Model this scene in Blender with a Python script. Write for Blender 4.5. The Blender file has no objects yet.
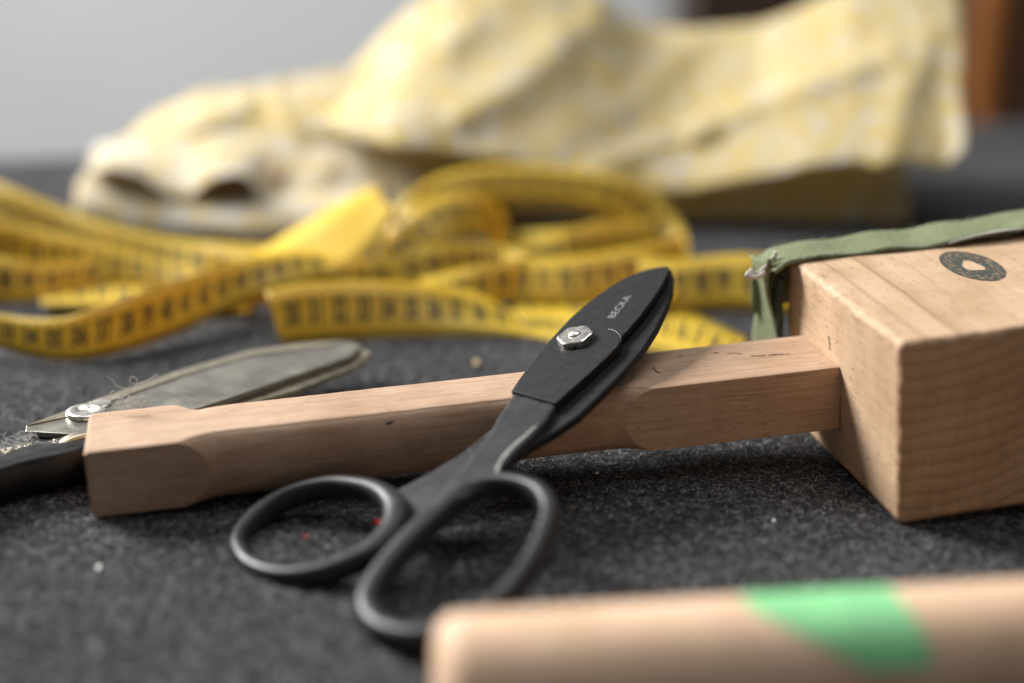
import bpy, bmesh, math, random
import numpy as np
from mathutils import Vector, Matrix, noise
random.seed(7); rng = np.random.default_rng(7)
S = bpy.context.scene
C = S.collection
PI = math.pi

# ------------------------------------------------------------------ camera
F = 1700.0
PITCH, ROLL, H = 0.3307, 0.0064, 0.23
_fw = Vector((0, math.cos(PITCH), -math.sin(PITCH))); _up = Vector((0, math.sin(PITCH), math.cos(PITCH))); _r = Vector((1, 0, 0))
RT = _r*math.cos(ROLL)+_up*math.sin(ROLL); UP = _up*math.cos(ROLL)-_r*math.sin(ROLL); FW = _fw
O = Vector((0, 0, H))
def ray(px, py): return FW+RT*((px-512)/F)+UP*((341.5-py)/F)
def G(px, py, z=0.0):
    d = ray(px, py); return O+d*((z-H)/d.z)
def VY(px, py, Y):
    d = ray(px, py); return O+d*(Y/d.y)
def PLN(px, py, p0, n):
    d = ray(px, py); return O+d*((p0-O).dot(n)/d.dot(n))
cam = bpy.data.cameras.new('camera'); co = bpy.data.objects.new('camera', cam); C.objects.link(co)
M = Matrix.Identity(4)
for i in range(3):
    M[i][0] = RT[i]; M[i][1] = UP[i]; M[i][2] = -FW[i]; M[i][3] = O[i]
co.matrix_world = M
cam.sensor_width = 36; cam.lens = F*36/1024; cam.clip_start = 0.02; cam.clip_end = 50
S.camera = co

# ------------------------------------------------------------------ helpers
def tag(o, label=None, cat=None, group=None, kind=None):
    if label: o['label'] = label
    if cat: o['category'] = cat
    if group: o['group'] = group
    if kind: o['kind'] = kind
    return o
def empty(name, loc, label, cat, group=None, mw=None):
    o = bpy.data.objects.new(name, None); C.objects.link(o); o.empty_display_size = .01
    o.matrix_world = mw if mw is not None else Matrix.Translation(loc)
    return tag(o, label, cat, group)
def link(name, me, mats, parent=None, frame=None, smooth=False):
    """verts given in world space (frame None) or in the given frame"""
    o = bpy.data.objects.new(name, me); C.objects.link(o)
    for m in (mats if isinstance(mats, (list, tuple)) else [mats]): me.materials.append(m)
    if smooth: me.polygons.foreach_set('use_smooth', [True]*len(me.polygons))
    PM = PMAT.get(parent.name, Matrix.Identity(4)) if parent else Matrix.Identity(4)
    if parent: o.parent = parent
    if frame is None:
        if parent is None:
            # put the origin at the base of the mesh
            vs = [v.co for v in me.vertices]
            c = Vector((sum(v.x for v in vs)/len(vs), sum(v.y for v in vs)/len(vs), min(v.z for v in vs)))
            me.transform(Matrix.Translation(-c)); o.matrix_world = Matrix.Translation(c); PMAT[o.name] = Matrix.Translation(c)
        else:
            me.transform(PM.inverted()); PMAT[o.name] = PM
    else:
        ml = PM.inverted() @ frame; o.matrix_local = ml; PMAT[o.name] = frame
    return o
PMAT = {}
def thing(name, loc, label, cat, group=None, mw=None):
    o = empty(name, loc, label, cat, group, mw); PMAT[o.name] = o.matrix_world.copy() if mw is None else mw.copy()
    if mw is None: PMAT[o.name] = Matrix.Translation(loc)
    return o
def mesh(verts, faces):
    me = bpy.data.meshes.new('m'); me.from_pydata([tuple(v) for v in verts], [], faces); me.update(); return me
def bm_mesh(bm):
    me = bpy.data.meshes.new('m'); bmesh.ops.recalc_face_normals(bm, faces=bm.faces); bm.to_mesh(me); bm.free(); return me
def join(parts):
    V, Fc = [], []
    for v, f in parts:
        b = len(V); V += list(v); Fc += [tuple(i+b for i in q) for q in f]
    return V, Fc
def cat(pts, n, closed=False):
    """Catmull-Rom resample of tuples"""
    P = [np.array(p, float) for p in pts]; N = len(P); out = []
    segs = N if closed else N-1
    for k in range(n if closed else n+1):
        s = k/n*segs; i = min(int(s), segs-1); t = s-i
        g = (lambda j: P[j % N]) if closed else (lambda j: P[max(0, min(N-1, j))])
        a, b, c, d = g(i-1), g(i), g(i+1), g(i+2)
        out.append(.5*((2*b)+(-a+c)*t+(2*a-5*b+4*c-d)*t*t+(-a+3*b-3*c+d)*t**3))
    return out
def sweep(pts, n, closed, nv, px=True, ns=16, ex=2.6):
    """pts: (Vector centre, half width in plane, half thickness); nv plane normal"""
    rows = cat([tuple(p[0])+(p[1], p[2]) for p in pts], n, closed)
    V = []; R = len(rows)
    for i, r in enumerate(rows):
        a = rows[(i-1) % R] if closed else rows[max(0, i-1)]; b = rows[(i+1) % R] if closed else rows[min(R-1, i+1)]
        t = Vector(b[:3])-Vector(a[:3]); t.normalize(); s = t.cross(nv).normalized(); nn = s.cross(t).normalized()
        c = Vector(r[:3])
        for k in range(ns):
            A = 2*PI*k/ns; ca, sa = math.cos(A), math.sin(A)
            V.append(c+s*(r[3]*math.copysign(abs(ca)**(2/ex), ca))+nn*(r[4]*math.copysign(abs(sa)**(2/ex), sa)))
    Fc = []
    for i in range(R if closed else R-1):
        j = (i+1) % R
        for k in range(ns): Fc.append((i*ns+k, i*ns+(k+1) % ns, j*ns+(k+1) % ns, j*ns+k))
    if not closed:
        Fc.append(tuple(range(ns))[::-1]); Fc.append(tuple((R-1)*ns+k for k in range(ns)))
    return V, Fc
def prism(top, nv, th):
    """top polygon (world), extruded by th along -nv"""
    n = len(top); V = [Vector(p) for p in top]+[Vector(p)-nv*th for p in top]
    Fc = [tuple(range(n)), tuple(range(n, 2*n))[::-1]]+[(i, n+i, n+(i+1) % n, (i+1) % n) for i in range(n)]
    return V, Fc
def bevel_mod(o, w, seg=2, ang=30):
    m = o.modifiers.new('b', 'BEVEL'); m.width = w; m.segments = seg; m.limit_method = 'ANGLE'; m.angle_limit = math.radians(ang); m.harden_normals = False
def smooth_by_angle(me, ang=35):
    bm = bmesh.new(); bm.from_mesh(me)
    for f in bm.faces: f.smooth = True
    for e in bm.edges:
        if len(e.link_faces) == 2 and e.calc_face_angle(0) > math.radians(ang): e.smooth = False
    bm.to_mesh(me); bm.free()

# ------------------------------------------------------------------ materials
def newmat(name):
    m = bpy.data.materials.new(name); m.use_nodes = True; nt = m.node_tree
    return m, nt, nt.nodes['Principled BSDF']
def N(nt, t, **kw):
    n = nt.nodes.new(t)
    for k, v in kw.items():
        if k.startswith('i_'):
            key = k[2:]; key = int(key) if key.isdigit() else key.replace('_', ' ')
            n.inputs[key].default_value = v
        else: setattr(n, k, v)
    return n
def L(nt, a, b): nt.links.new(a, b)
def ramp(nt, src, stops):
    r = N(nt, 'ShaderNodeValToRGB'); e = r.color_ramp.elements
    while len(e) < len(stops): e.new(.5)
    for k, (p, c) in enumerate(stops): e[k].position = p; e[k].color = (c if len(c) == 4 else tuple(c)+(1,))
    L(nt, src, r.inputs[0]); return r.outputs[0]
def mapped(nt, scale, coord='Object', loc=(0, 0, 0), rot=(0, 0, 0)):
    tc = N(nt, 'ShaderNodeTexCoord'); mp = N(nt, 'ShaderNodeMapping'); mp.inputs['Scale'].default_value = scale; mp.inputs['Location'].default_value = loc; mp.inputs['Rotation'].default_value = rot
    L(nt, tc.outputs[coord], mp.inputs[0]); return mp.outputs[0]
def tex(nt, vec, scale, detail=4, rough=.55, dist=0):
    n = N(nt, 'ShaderNodeTexNoise'); n.inputs['Scale'].default_value = scale; n.inputs['Detail'].default_value = detail
    n.inputs['Roughness'].default_value = rough; n.inputs['Distortion'].default_value = dist; L(nt, vec, n.inputs['Vector']); return n.outputs['Fac']
def mix(nt, a, b, fac, mode='MIX'):
    n = N(nt, 'ShaderNodeMix'); n.data_type = 'RGBA'; n.blend_type = mode
    for sock, v in ((n.inputs[0], fac), (n.inputs[6], a), (n.inputs[7], b)):
        if hasattr(v, 'is_output') or hasattr(v, 'links'): L(nt, v, sock)
        else: sock.default_value = v if not isinstance(v, tuple) or len(v) == 4 else v+(1,)
    return n.outputs[2]
def math_(nt, op, a, b=None, c=None):
    n = N(nt, 'ShaderNodeMath'); n.operation = op
    for i, v in enumerate((a, b, c)):
        if v is None: continue
        if hasattr(v, 'links'): L(nt, v, n.inputs[i])
        else: n.inputs[i].default_value = v
    return n.outputs[0]
def bump(nt, bs, h, strength, dist):
    b = N(nt, 'ShaderNodeBump'); b.inputs['Strength'].default_value = strength; b.inputs['Distance'].default_value = dist
    L(nt, h, b.inputs['Height']); L(nt, b.outputs[0], bs.inputs['Normal'])
def simple(name, col, rough=.5, metal=0, nscale=None, namp=.25, bscale=None, bd=.0002, spec=.5):
    m, nt, bs = newmat(name); bs.inputs['Roughness'].default_value = rough; bs.inputs['Metallic'].default_value = metal
    bs.inputs['Base Color'].default_value = col+(1,); bs.inputs['Specular IOR Level'].default_value = spec
    if nscale:
        v = mapped(nt, (1, 1, 1)); f = tex(nt, v, nscale, 6, .65)
        L(nt, ramp(nt, f, [(.3, tuple(c*(1-namp) for c in col)), (.7, tuple(min(1, c*(1+namp)) for c in col))]), bs.inputs['Base Color'])
        L(nt, ramp(nt, f, [(.3, (rough*.8,)*3), (.7, (min(1, rough*1.2),)*3)]), bs.inputs['Roughness'])
    if bscale:
        v = mapped(nt, (1, 1, 1)); bump(nt, bs, tex(nt, v, bscale, 4), .6, bd)
    return m

def wood(name, col, axis, ring_c=(0.01, 0.13), spacing=.0048, fleck=.6, contrast=1.0, stripes=None, stripe_z=0, fibre=.35):
    """procedural beech: long grain along 'axis' (0=x,1=y); growth rings round an axis parallel to it"""
    m, nt, bs = newmat(name); bs.inputs['Roughness'].default_value = .62; bs.inputs['Specular IOR Level'].default_value = .3
    tc = N(nt, 'ShaderNodeTexCoord'); sp = N(nt, 'ShaderNodeSeparateXYZ'); 
    warp = tex(nt, mapped(nt, (6, 14, 14) if axis == 0 else (14, 6, 14)), 1.5, 3)
    L(nt, tc.outputs['Object'], sp.inputs[0])
    a = sp.outputs[1 if axis == 0 else 0]; b = sp.outputs[2]
    da = math_(nt, 'SUBTRACT', a, ring_c[0]); db = math_(nt, 'SUBTRACT', b, ring_c[1])
    d = math_(nt, 'SQRT', math_(nt, 'ADD', math_(nt, 'MULTIPLY', da, da), math_(nt, 'MULTIPLY', db, db)))
    d = math_(nt, 'ADD', d, math_(nt, 'MULTIPLY', warp, .010))
    fr = math_(nt, 'FRACT', math_(nt, 'DIVIDE', d, spacing))
    ring = ramp(nt, fr, [(0, (0, 0, 0)), (.72, (.25, .25, .25)), (.92, (1, 1, 1)), (1, (0, 0, 0))])
    lc = tuple(min(1, c*1.06) for c in col); dc = tuple(c*(1-.30*contrast)*k for c, k in zip(col, (1, .94, .86)))
    endm = math_(nt, 'LESS_THAN', sp.outputs[1], .0024) if axis == 1 else 0.0
    base = mix(nt, lc, dc, math_(nt, 'MULTIPLY', ring, math_(nt, 'ADD', .22, math_(nt, 'MULTIPLY', endm, .62))))
    if axis == 1:
        base = mix(nt, base, (.86, .82, .78), endm, 'MULTIPLY')
        ry_ = tex(nt, mapped(nt, (700, 30, 60)), 1.0, 2, .6)
        base = mix(nt, base, ramp(nt, ry_, [(.35, (.80, .76, .72)), (.6, (1, 1, 1))]), math_(nt, 'MULTIPLY', endm, .6), 'MULTIPLY')
        sc_ = tex(nt, mapped(nt, (30, 400, 90), rot=(0, .7, 0)), 3.0, 2, .5)
        base = mix(nt, base, (.62, .50, .38), math_(nt, 'MULTIPLY', ramp(nt, sc_, [(.70, (0, 0, 0)), (.76, (1, 1, 1))]), .5))
    # fibre streaks
    fs = (25, 900, 900) if axis == 0 else (900, 25, 900)
    fib = tex(nt, mapped(nt, fs), 1.7, 4, .65)
    base = mix(nt, base, ramp(nt, fib, [(.3, tuple(c*.62 for c in col)), (.62, (1, 1, 1))]), fibre*contrast, 'MULTIPLY')
    # short dark pores
    fl = tex(nt, mapped(nt, (420, 2200, 2200) if axis == 0 else (2200, 420, 2200), loc=(3, 5, 7)), .55, 1, .5)
    base = mix(nt, base, (.16, .085, .04), math_(nt, 'MULTIPLY', ramp(nt, fl, [(.66, (0, 0, 0)), (.73, (1, 1, 1))]), fleck))
    # broad blotches and grime
    bl = tex(nt, mapped(nt, (1, 1, 1)), 38, 4, .6)
    base = mix(nt, base, ramp(nt, bl, [(.32, (.74, .68, .60)), (.6, (1, 1, 1))]), .75, 'MULTIPLY')
    if stripes:
        for (p, w, amt) in stripes:
            x = math_(nt, 'ADD', sp.outputs[0], math_(nt, 'MULTIPLY', math_(nt, 'SUBTRACT', warp, .5), .006))
            s = math_(nt, 'SUBTRACT', 1.0, math_(nt, 'MINIMUM', math_(nt, 'DIVIDE', math_(nt, 'ABSOLUTE', math_(nt, 'SUBTRACT', x, p)), w), 1.0))
            s = math_(nt, 'MULTIPLY', s, math_(nt, 'GREATER_THAN', sp.outputs[2], stripe_z))
            base = mix(nt, base, (.30, .165, .085), math_(nt, 'MULTIPLY', s, amt))
    L(nt, base, bs.inputs['Base Color'])
    h = math_(nt, 'ADD', math_(nt, 'MULTIPLY', fib, .5), math_(nt, 'MULTIPLY', tex(nt, mapped(nt, (1, 1, 1)), 700, 4, .6), .5))
    bump(nt, bs, h, .55, .00025)
    return m

beech_head = wood('beech block', (.60, .42, .275), 1, (0.012, 0.12), .0048, .6, 1.35, stripes=[(.0085, .0014, .45), (.0205, .0014, .7), (.0225, .0045, .30)], stripe_z=.0585, fibre=.12)
beech_handle = wood('beech handle', (.54, .37, .255), 0, (0.1, -0.08), .006, .45, 1.0, fibre=.42)
beech_front = wood('smooth beech handle', (.84, .59, .41), 0, (0.1, -0.08), .006, .2, .6)
black_metal = simple('black oxide steel', (.013, .013, .014), .55, .0, 300, .15, 1400, .00003, .17)
black_handle = simple('black lacquered handle', (.027, .027, .030), .42, 0, 140, .15, 700, .00003, .26)
edge_metal = simple('worn and highlit edge metal', (.26, .26, .24), .38, 1.0, 300, .25)
nickel = simple('nickel plated nut', (.80, .77, .71), .30, 1.0, 500, .12)
steel = simple('brushed steel blade', (.36, .34, .295), .36, 1.0, 90, .22, 600, .00003)
worn_steel = simple('worn steel edge', (.55, .49, .37), .32, 1.0, 200, .2)
letter_mat = simple('etched lettering', (.26, .26, .25), .5, .3)
lint_white = simple('pale lint', (.85, .84, .80), .9)
red_lint = simple('red lint', (.75, .03, .03), .8)
tan_lint = simple('tan lint', (.55, .42, .22), .9)
mark_mat = simple('dark pencil mark', (.055, .035, .03), .9)
ink_print = simple('printed black ink', (.035, .03, .02), .7)
wall_mat = simple('pale grey wall paint', (.55, .565, .57), .9, 0, 3, .03)
floor_mat = simple('grey floor', (.22, .22, .22), .8, 0, 5, .1)
cab_mat = simple('dark stained furniture wood', (.035, .018, .012), .5, 0, 20, .3)
orange_wood = simple('orange brown varnished wood', (.22, .075, .013), .4, 0, 14, .45)

# felt
felt, nt, bs = newmat('charcoal felt')
v = mapped(nt, (1, 1, 1))
f1 = tex(nt, v, 300, 7, .72); f2 = tex(nt, v, 950, 5, .8, .8); f3 = tex(nt, v, 14, 3)
c1 = ramp(nt, f1, [(.32, (.018, .018, .0195)), (.5, (.043, .0435, .046)), (.66, (.12, .121, .126))])
c2 = ramp(nt, f2, [(.38, (.10, .10, .11)), (.50, (.6, .6, .6)), (.62, (3.0, 3.0, 3.0))])
fv = N(nt, 'ShaderNodeTexVoronoi'); fv.inputs['Scale'].default_value = 420; L(nt, v, fv.inputs['Vector'])
c2 = mix(nt, c2, ramp(nt, fv.outputs['Color'], [(.25, (.55,)*3), (.8, (1.7,)*3)]), 1.0, 'MULTIPLY')
c = mix(nt, c1, c2, 1.0, 'MULTIPLY'); c = mix(nt, c, ramp(nt, f3, [(.35, (.8, .8, .8)), (.65, (1.2, 1.2, 1.2))]), 1.0, 'MULTIPLY')
L(nt, c, bs.inputs['Base Color']); bs.inputs['Roughness'].default_value = .95; bs.inputs['Specular IOR Level'].default_value = .15
bs.inputs['Sheen Weight'].default_value = .03
bump(nt, bs, math_(nt, 'ADD', math_(nt, 'MULTIPLY', f1, 1.2), f2), .9, .0008)
nt = black_metal.node_tree; bs = nt.nodes['Principled BSDF']; src = bs.inputs['Base Color'].links[0].from_socket
dust = ramp(nt, tex(nt, mapped(nt, (1, 1, 1)), 1700, 2, .5), [(.70, (0, 0, 0)), (.76, (1, 1, 1))])
wear = ramp(nt, tex(nt, mapped(nt, (60, 900, 900), rot=(0, 0, .6)), 1.0, 3, .6), [(.62, (0, 0, 0)), (.74, (.5, .5, .5))])
L(nt, mix(nt, mix(nt, src, (.05, .05, .052), wear), (.16, .16, .155), math_(nt, 'MULTIPLY', dust, .7)), bs.inputs['Base Color'])
fib_mats = [simple('black felt fibre', (.012, .012, .014), .8), simple('charcoal felt fibre', (.045, .045, .048), .8), simple('grey felt fibre', (.26, .26, .265), .8), simple('pale felt fibre', (.50, .50, .51), .8)]

# tape
tape_mat, nt, bs = newmat('yellow tape')
bs.inputs['Base Color'].default_value = (.74, .50, .07, 1); bs.inputs['Roughness'].default_value = .42
tf = tex(nt, mapped(nt, (1, 1, 1)), 60, 3); L(nt, ramp(nt, tf, [(.3, (.78, .53, .025)), (.7, (.86, .64, .07))]), bs.inputs['Base Color'])
tr = N(nt, 'ShaderNodeBsdfTranslucent'); tr.inputs[0].default_value = (.88, .52, .02, 1)
ms = N(nt, 'ShaderNodeMixShader'); ms.inputs[0].default_value = .28
L(nt, bs.outputs[0], ms.inputs[1]); L(nt, tr.outputs[0], ms.inputs[2]); L(nt, ms.outputs[0], nt.nodes['Material Output'].inputs[0])

# yellow and white patterned cloth
def cloth(name, ca, cb, sc=95, thr=.5):
    m, nt, bs = newmat(name); v = mapped(nt, (1, 1, 1)); bs.inputs['Roughness'].default_value = .9; bs.inputs['Specular IOR Level'].default_value = .2
    vo = N(nt, 'ShaderNodeTexVoronoi'); vo.inputs['Scale'].default_value = sc; L(nt, v, vo.inputs['Vector'])
    n = tex(nt, v, sc*.55, 3, .6)
    k = math_(nt, 'ADD', math_(nt, 'MULTIPLY', vo.outputs['Distance'], .45), math_(nt, 'MULTIPLY', n, .7))
    L(nt, ramp(nt, k, [(thr-.06, ca), (thr+.06, cb)]), bs.inputs['Base Color'])
    wv = tex(nt, v, 1600, 2); bump(nt, bs, wv, .4, .0003)
    tl = N(nt, 'ShaderNodeBsdfTranslucent'); tl.inputs[0].default_value = tuple(min(1, (a_+b_)*.56) for a_, b_ in zip(ca, cb))+(1,)
    mx = N(nt, 'ShaderNodeMixShader'); mx.inputs[0].default_value = .30
    L(nt, bs.outputs[0], mx.inputs[1]); L(nt, tl.outputs[0], mx.inputs[2]); L(nt, mx.outputs[0], nt.nodes['Material Output'].inputs[0])
    return m
cloth_yellow = cloth('yellow and white flowered cloth', (.72, .70, .63), (.72, .57, .25), 150, .51)
cloth_white = cloth('cream cloth', (.70, .67, .58), (.68, .56, .32), 90, .57)
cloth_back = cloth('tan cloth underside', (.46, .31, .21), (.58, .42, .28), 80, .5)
green_cloth = simple('sage green webbing', (.20, .225, .13), .95, 0, 900, .35, 1500, .0003, .1)
green_dark = simple('dark green inner cloth', (.035, .045, .03), .95, 0, 500, .3)
green_paint = simple('green paint', (.26, .68, .30), .5, 0, 90, .14)

# ------------------------------------------------------------------ setting
# table top sheet, its far edge running slightly away to the right
eL = G(0, 160); eR = G(1024, 122)
dirE = (eR-eL); dirE.z = 0; dirE.normalize()
a = eL-dirE*1.2; b = eR+dirE*1.2
nx, ny = 10, 10
tv, tf_ = prism([Vector((a.x, -.6, 0)), Vector((b.x, -.6, 0)), Vector((b.x, b.y, 0)), Vector((a.x, a.y, 0))], Vector((0, 0, 1)), .03)
o = link('table_top', mesh(tv, tf_), felt); tag(o, kind='structure')
o = link('floor', mesh([(-5, -2, -.75), (5, -2, -.75), (5, 4, -.75), (-5, 4, -.75)], [(0, 1, 2, 3)]), floor_mat); tag(o, kind='structure')
tv, tf_ = prism([Vector((-5, 2.7, 2.5)), Vector((5, 2.7, 2.5)), Vector((5, 2.78, 2.5)), Vector((-5, 2.78, 2.5))], Vector((0, 0, 1)), 3.3)
o = link('wall', mesh(tv, tf_), wall_mat); tag(o, kind='structure')

# felt pile : loose fibres standing out of the mat, dense in the range the lens resolves
def fibres(n, x0, x1, y0, y1, lmin, lmax, wd):
    x = rng.uniform(x0, x1, n); y = rng.uniform(y0, y1, n)
    az = rng.uniform(0, 2*PI, n); el = np.abs(rng.normal(0, .35, n)); ln = rng.uniform(lmin, lmax, n)
    az2 = az+rng.normal(0, .9, n); el2 = rng.normal(-.1, .3, n)
    P0 = np.stack([x, y, rng.uniform(0, .0002, n)], 1)
    d1 = np.stack([np.cos(az)*np.cos(el), np.sin(az)*np.cos(el), np.sin(el)], 1); d2 = np.stack([np.cos(az2)*np.cos(el2), np.sin(az2)*np.cos(el2), np.sin(el2)], 1)
    P1 = P0+d1*(ln/2)[:, None]; P2 = P1+d2*(ln/2)[:, None]; P2[:, 2] = np.maximum(P2[:, 2], .0001)
    sd = np.stack([-np.sin(az), np.cos(az), rng.normal(0, .6, n)], 1); sd /= np.linalg.norm(sd, axis=1)[:, None]; sd *= wd
    Vv = np.stack([P0-sd, P0+sd, P1-sd, P1+sd, P2-sd*.5, P2+sd*.5], 1)
    return Vv
FV = np.concatenate([fibres(150000, -.22, .24, .42, .66, .0008, .0028, .00007),
                     fibres(26000, -.20, .22, .30, .44, .0010, .0034, .00010),
                     fibres(26000, -.30, .34, .66, .90, .0010, .0034, .00010)])
nf = len(FV); me = bpy.data.meshes.new('m')
me.vertices.add(nf*6); me.vertices.foreach_set('co', FV.reshape(-1).astype(np.float32))
base = (np.arange(nf)*6)[:, None]
lp = np.concatenate([base+np.array([[0, 1, 3, 2]]), base+np.array([[2, 3, 5, 4]])], 1).reshape(-1)
me.loops.add(nf*8); me.loops.foreach_set('vertex_index', lp.astype(np.int32))
me.polygons.add(nf*2); me.polygons.foreach_set('loop_start', (np.arange(nf*2)*4).astype(np.int32)); me.polygons.foreach_set('loop_total', np.full(nf*2, 4, np.int32))
for m in fib_mats: me.materials.append(m)
me.polygons.foreach_set('material_index', np.repeat(rng.choice(4, nf, p=[.42, .25, .23, .10]), 2).astype(np.int32))
me.update(calc_edges=True)
o = bpy.data.objects.new('felt_fibres', me); C.objects.link(o)
tag(o, 'short dark grey wool fibres covering the charcoal felt table', 'fibres', kind='stuff')

# ------------------------------------------------------------------ mallet
X0, Y0, PSI, PHI, LN, HH = .1231, .4914, .2087, .0730, .0983, .0613
HS, HT, HL, HE, OFF, DP, DF = .0340, .0226, .2485, .0139, .0486, -.0234, -.0178
u = Vector((math.cos(PSI)*math.cos(PHI), math.sin(PSI)*math.cos(PHI), math.sin(PHI)))
v = Vector((-math.sin(PSI), math.cos(PSI), 0)); w = u.cross(v)
def frame(o_, a_, b_, c_):
    m = Matrix.Identity(4)
    for i in range(3): m[i][0] = a_[i]; m[i][1] = b_[i]; m[i][2] = c_[i]; m[i][3] = o_[i]
    return m
MH = frame(Vector((X0, Y0, .0004)), u, v, w)
uh = (u+v*DP+w*DF).normalized(); vh = (v-uh*v.dot(uh)).normalized(); wh = uh.cross(vh)
MHD = frame(MH @ Vector((0, OFF, HE)), uh, vh, wh)
mallet = thing('wooden_mallet', (0, 0, 0), 'beech wood mallet with big square head and long flat topped handle across the felt', 'mallet', mw=MH)
HW = .145
bm = bmesh.new(); bmesh.ops.create_cube(bm, size=1)
for q in bm.verts: q.co = Vector(((q.co.x+.5)*HW, (q.co.y+.5)*LN, (q.co.z+.5)*HH))
bmesh.ops.bevel(bm, geom=list(bm.edges), offset=.0026, segments=4, profile=.6, affect='EDGES')
def cuts(bm, axis, vals):
    for x in vals:
        no = [0, 0, 0]; no[axis] = 1; p = [0, 0, 0]; p[axis] = x
        bmesh.ops.bisect_plane(bm, geom=bm.verts[:]+bm.edges[:]+bm.faces[:], plane_co=p, plane_no=no)
cuts(bm, 0, np.linspace(.003, HW-.003, 60)); cuts(bm, 1, np.linspace(.003, LN-.003, 45)); cuts(bm, 2, np.linspace(.003, HH-.003, 26))
for q in bm.verts:
    p = q.co; e = sum(1 for (t, m_) in ((p.x, HW), (p.y, LN), (p.z, HH)) if min(t, m_-t) < .0030)
    k = .00006+(.00055 if e >= 2 else 0)
    if p.z > .002:
        nz = noise.noise_vector(p*260)*k+noise.noise_vector(p*800)*k*.7
        q.co += nz
me = bm_mesh(bm); head = link('mallet_head', me, beech_head, mallet, MH); smooth_by_angle(me, 40)

# handle: square at both ends, each side scooped round between them, the scoop running out in a curved crease
def handle_mesh(Lh, hs, ht, xa, xb, run, depth, ins, ec=.0013):
    r = .0004; nz = 30
    zz = [r+(ht-2*r)*(1-math.cos(PI*k/nz))/2 for k in range(nz+1)]
    def prof(z): q = min(1, abs(z-ht/2)/(ht/2)); return depth*(1-math.sqrt(max(0, 1-q*q*.985)))/(1-math.sqrt(.015))
    n1, n2, n3 = 14, 14, 70
    def col(z):
        p = prof(z)/depth; sa = xa+run*(1-p); sb = xb-run*(1-p); rows = []
        for k in range(n1): rows.append((-Lh+(sa+Lh)*k/n1, 0))
        for k in range(n2+1):
            x = sa+(xa+run*1.35-sa)*k/n2; g = ins*(k/n2)**.8+max(0, 1)*0
            full = prof(z)+ins; t = k/n2; t = 1-(1-t)**1.6; rows.append((x, full*t))
        m0 = xa+run*1.35; m1 = xb-run*1.35
        for k in range(1, n3): rows.append((m0+(m1-m0)*k/n3, prof(z)+ins))
        for k in range(n2+1):
            x = m1+(sb-m1)*k/n2; t = 1-k/n2; t = 1-(1-t)**1.6; rows.append((x, (prof(z)+ins)*t))
        for k in range(1, n1+1): rows.append((sb+(0-sb)*k/n1, 0))
        return rows
    cols = []
    for z in zz: cols.append([(x, y, z) for x, y in col(z)])
    top = cols[-1]; bot = cols[0]
    front = [[(x, y+r, 0) for x, y, z in bot], [(x, y+r*.3, r*.3) for x, y, z in bot]]+cols+[[(x, y+r*.3, ht-r*.3) for x, y, z in top], [(x, y+r, ht) for x, y, z in top]]
    back = [[(x, hs-y, z) for x, y, z in c] for c in front[::-1]]
    mid = []
    for t in np.linspace(0, 1, 12)[1:-1]: mid.append([(a_[0], a_[1]*(1-t)+b_[1]*t, ht) for a_, b_ in zip(front[-1], back[0])])
    loop = front+mid+back; nc = len(loop); nr = len(front[0])
    V = [Vector(p) for c in loop for p in c]
    Fc = []
    for c in range(nc):
        d = (c+1) % nc
        for k in range(nr-1): Fc.append((c*nr+k, c*nr+k+1, d*nr+k+1, d*nr+k))
    b = len(V)
    for c in loop:
        x, y, z = c[0]; V.append(Vector((-Lh-ec, hs/2+(y-hs/2)*(1-2*ec/hs), ht/2+(z-ht/2)*(1-2*ec/ht))))
    for c in range(nc): d = (c+1) % nc; Fc.append((c*nr, d*nr, b+d, b+c))
    Fc.append(tuple(b+c for c in range(nc))[::-1]); Fc.append(tuple(c*nr+nr-1 for c in range(nc)))
    crease = set(); ra, rb = n1, n1+n2+n3+n2
    for base_ in (2, nc-len(front)+2):
        for c in range(base_, base_+nz):
            for r_ in (ra, rb): crease.add((c*nr+r_, (c+1)*nr+r_))
    return V, Fc, crease
V, Fc, crease = handle_mesh(HL, HS, HT, -HL+.026, -.064, .011, .0058, .0007)
V2 = []
for p in V:
    q = p+noise.noise_vector(p*150)*.00010+noise.noise_vector(p*500)*.00006
    if p.z > HT*.8 and p.y > HS*.6: q.z -= .0013*math.exp(-((p.x+HL-.034)/.005)**2)*min(1, (p.y-HS*.6)/(HS*.3))
    V2.append(q)
me = mesh(V2, Fc); bm = bmesh.new(); bm.from_mesh(me); bm.verts.ensure_lookup_table(); bmesh.ops.recalc_face_normals(bm, faces=bm.faces)
for e in bm.edges:
    a_, b_ = e.verts[0].index, e.verts[1].index
    e.smooth = not ((a_, b_) in crease or (b_, a_) in crease or e.calc_face_angle(0) > math.radians(35))
for f in bm.faces: f.smooth = True
bm.to_mesh(me); bm.free()
handle = link('handle', me, beech_handle, mallet, MHD)
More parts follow.
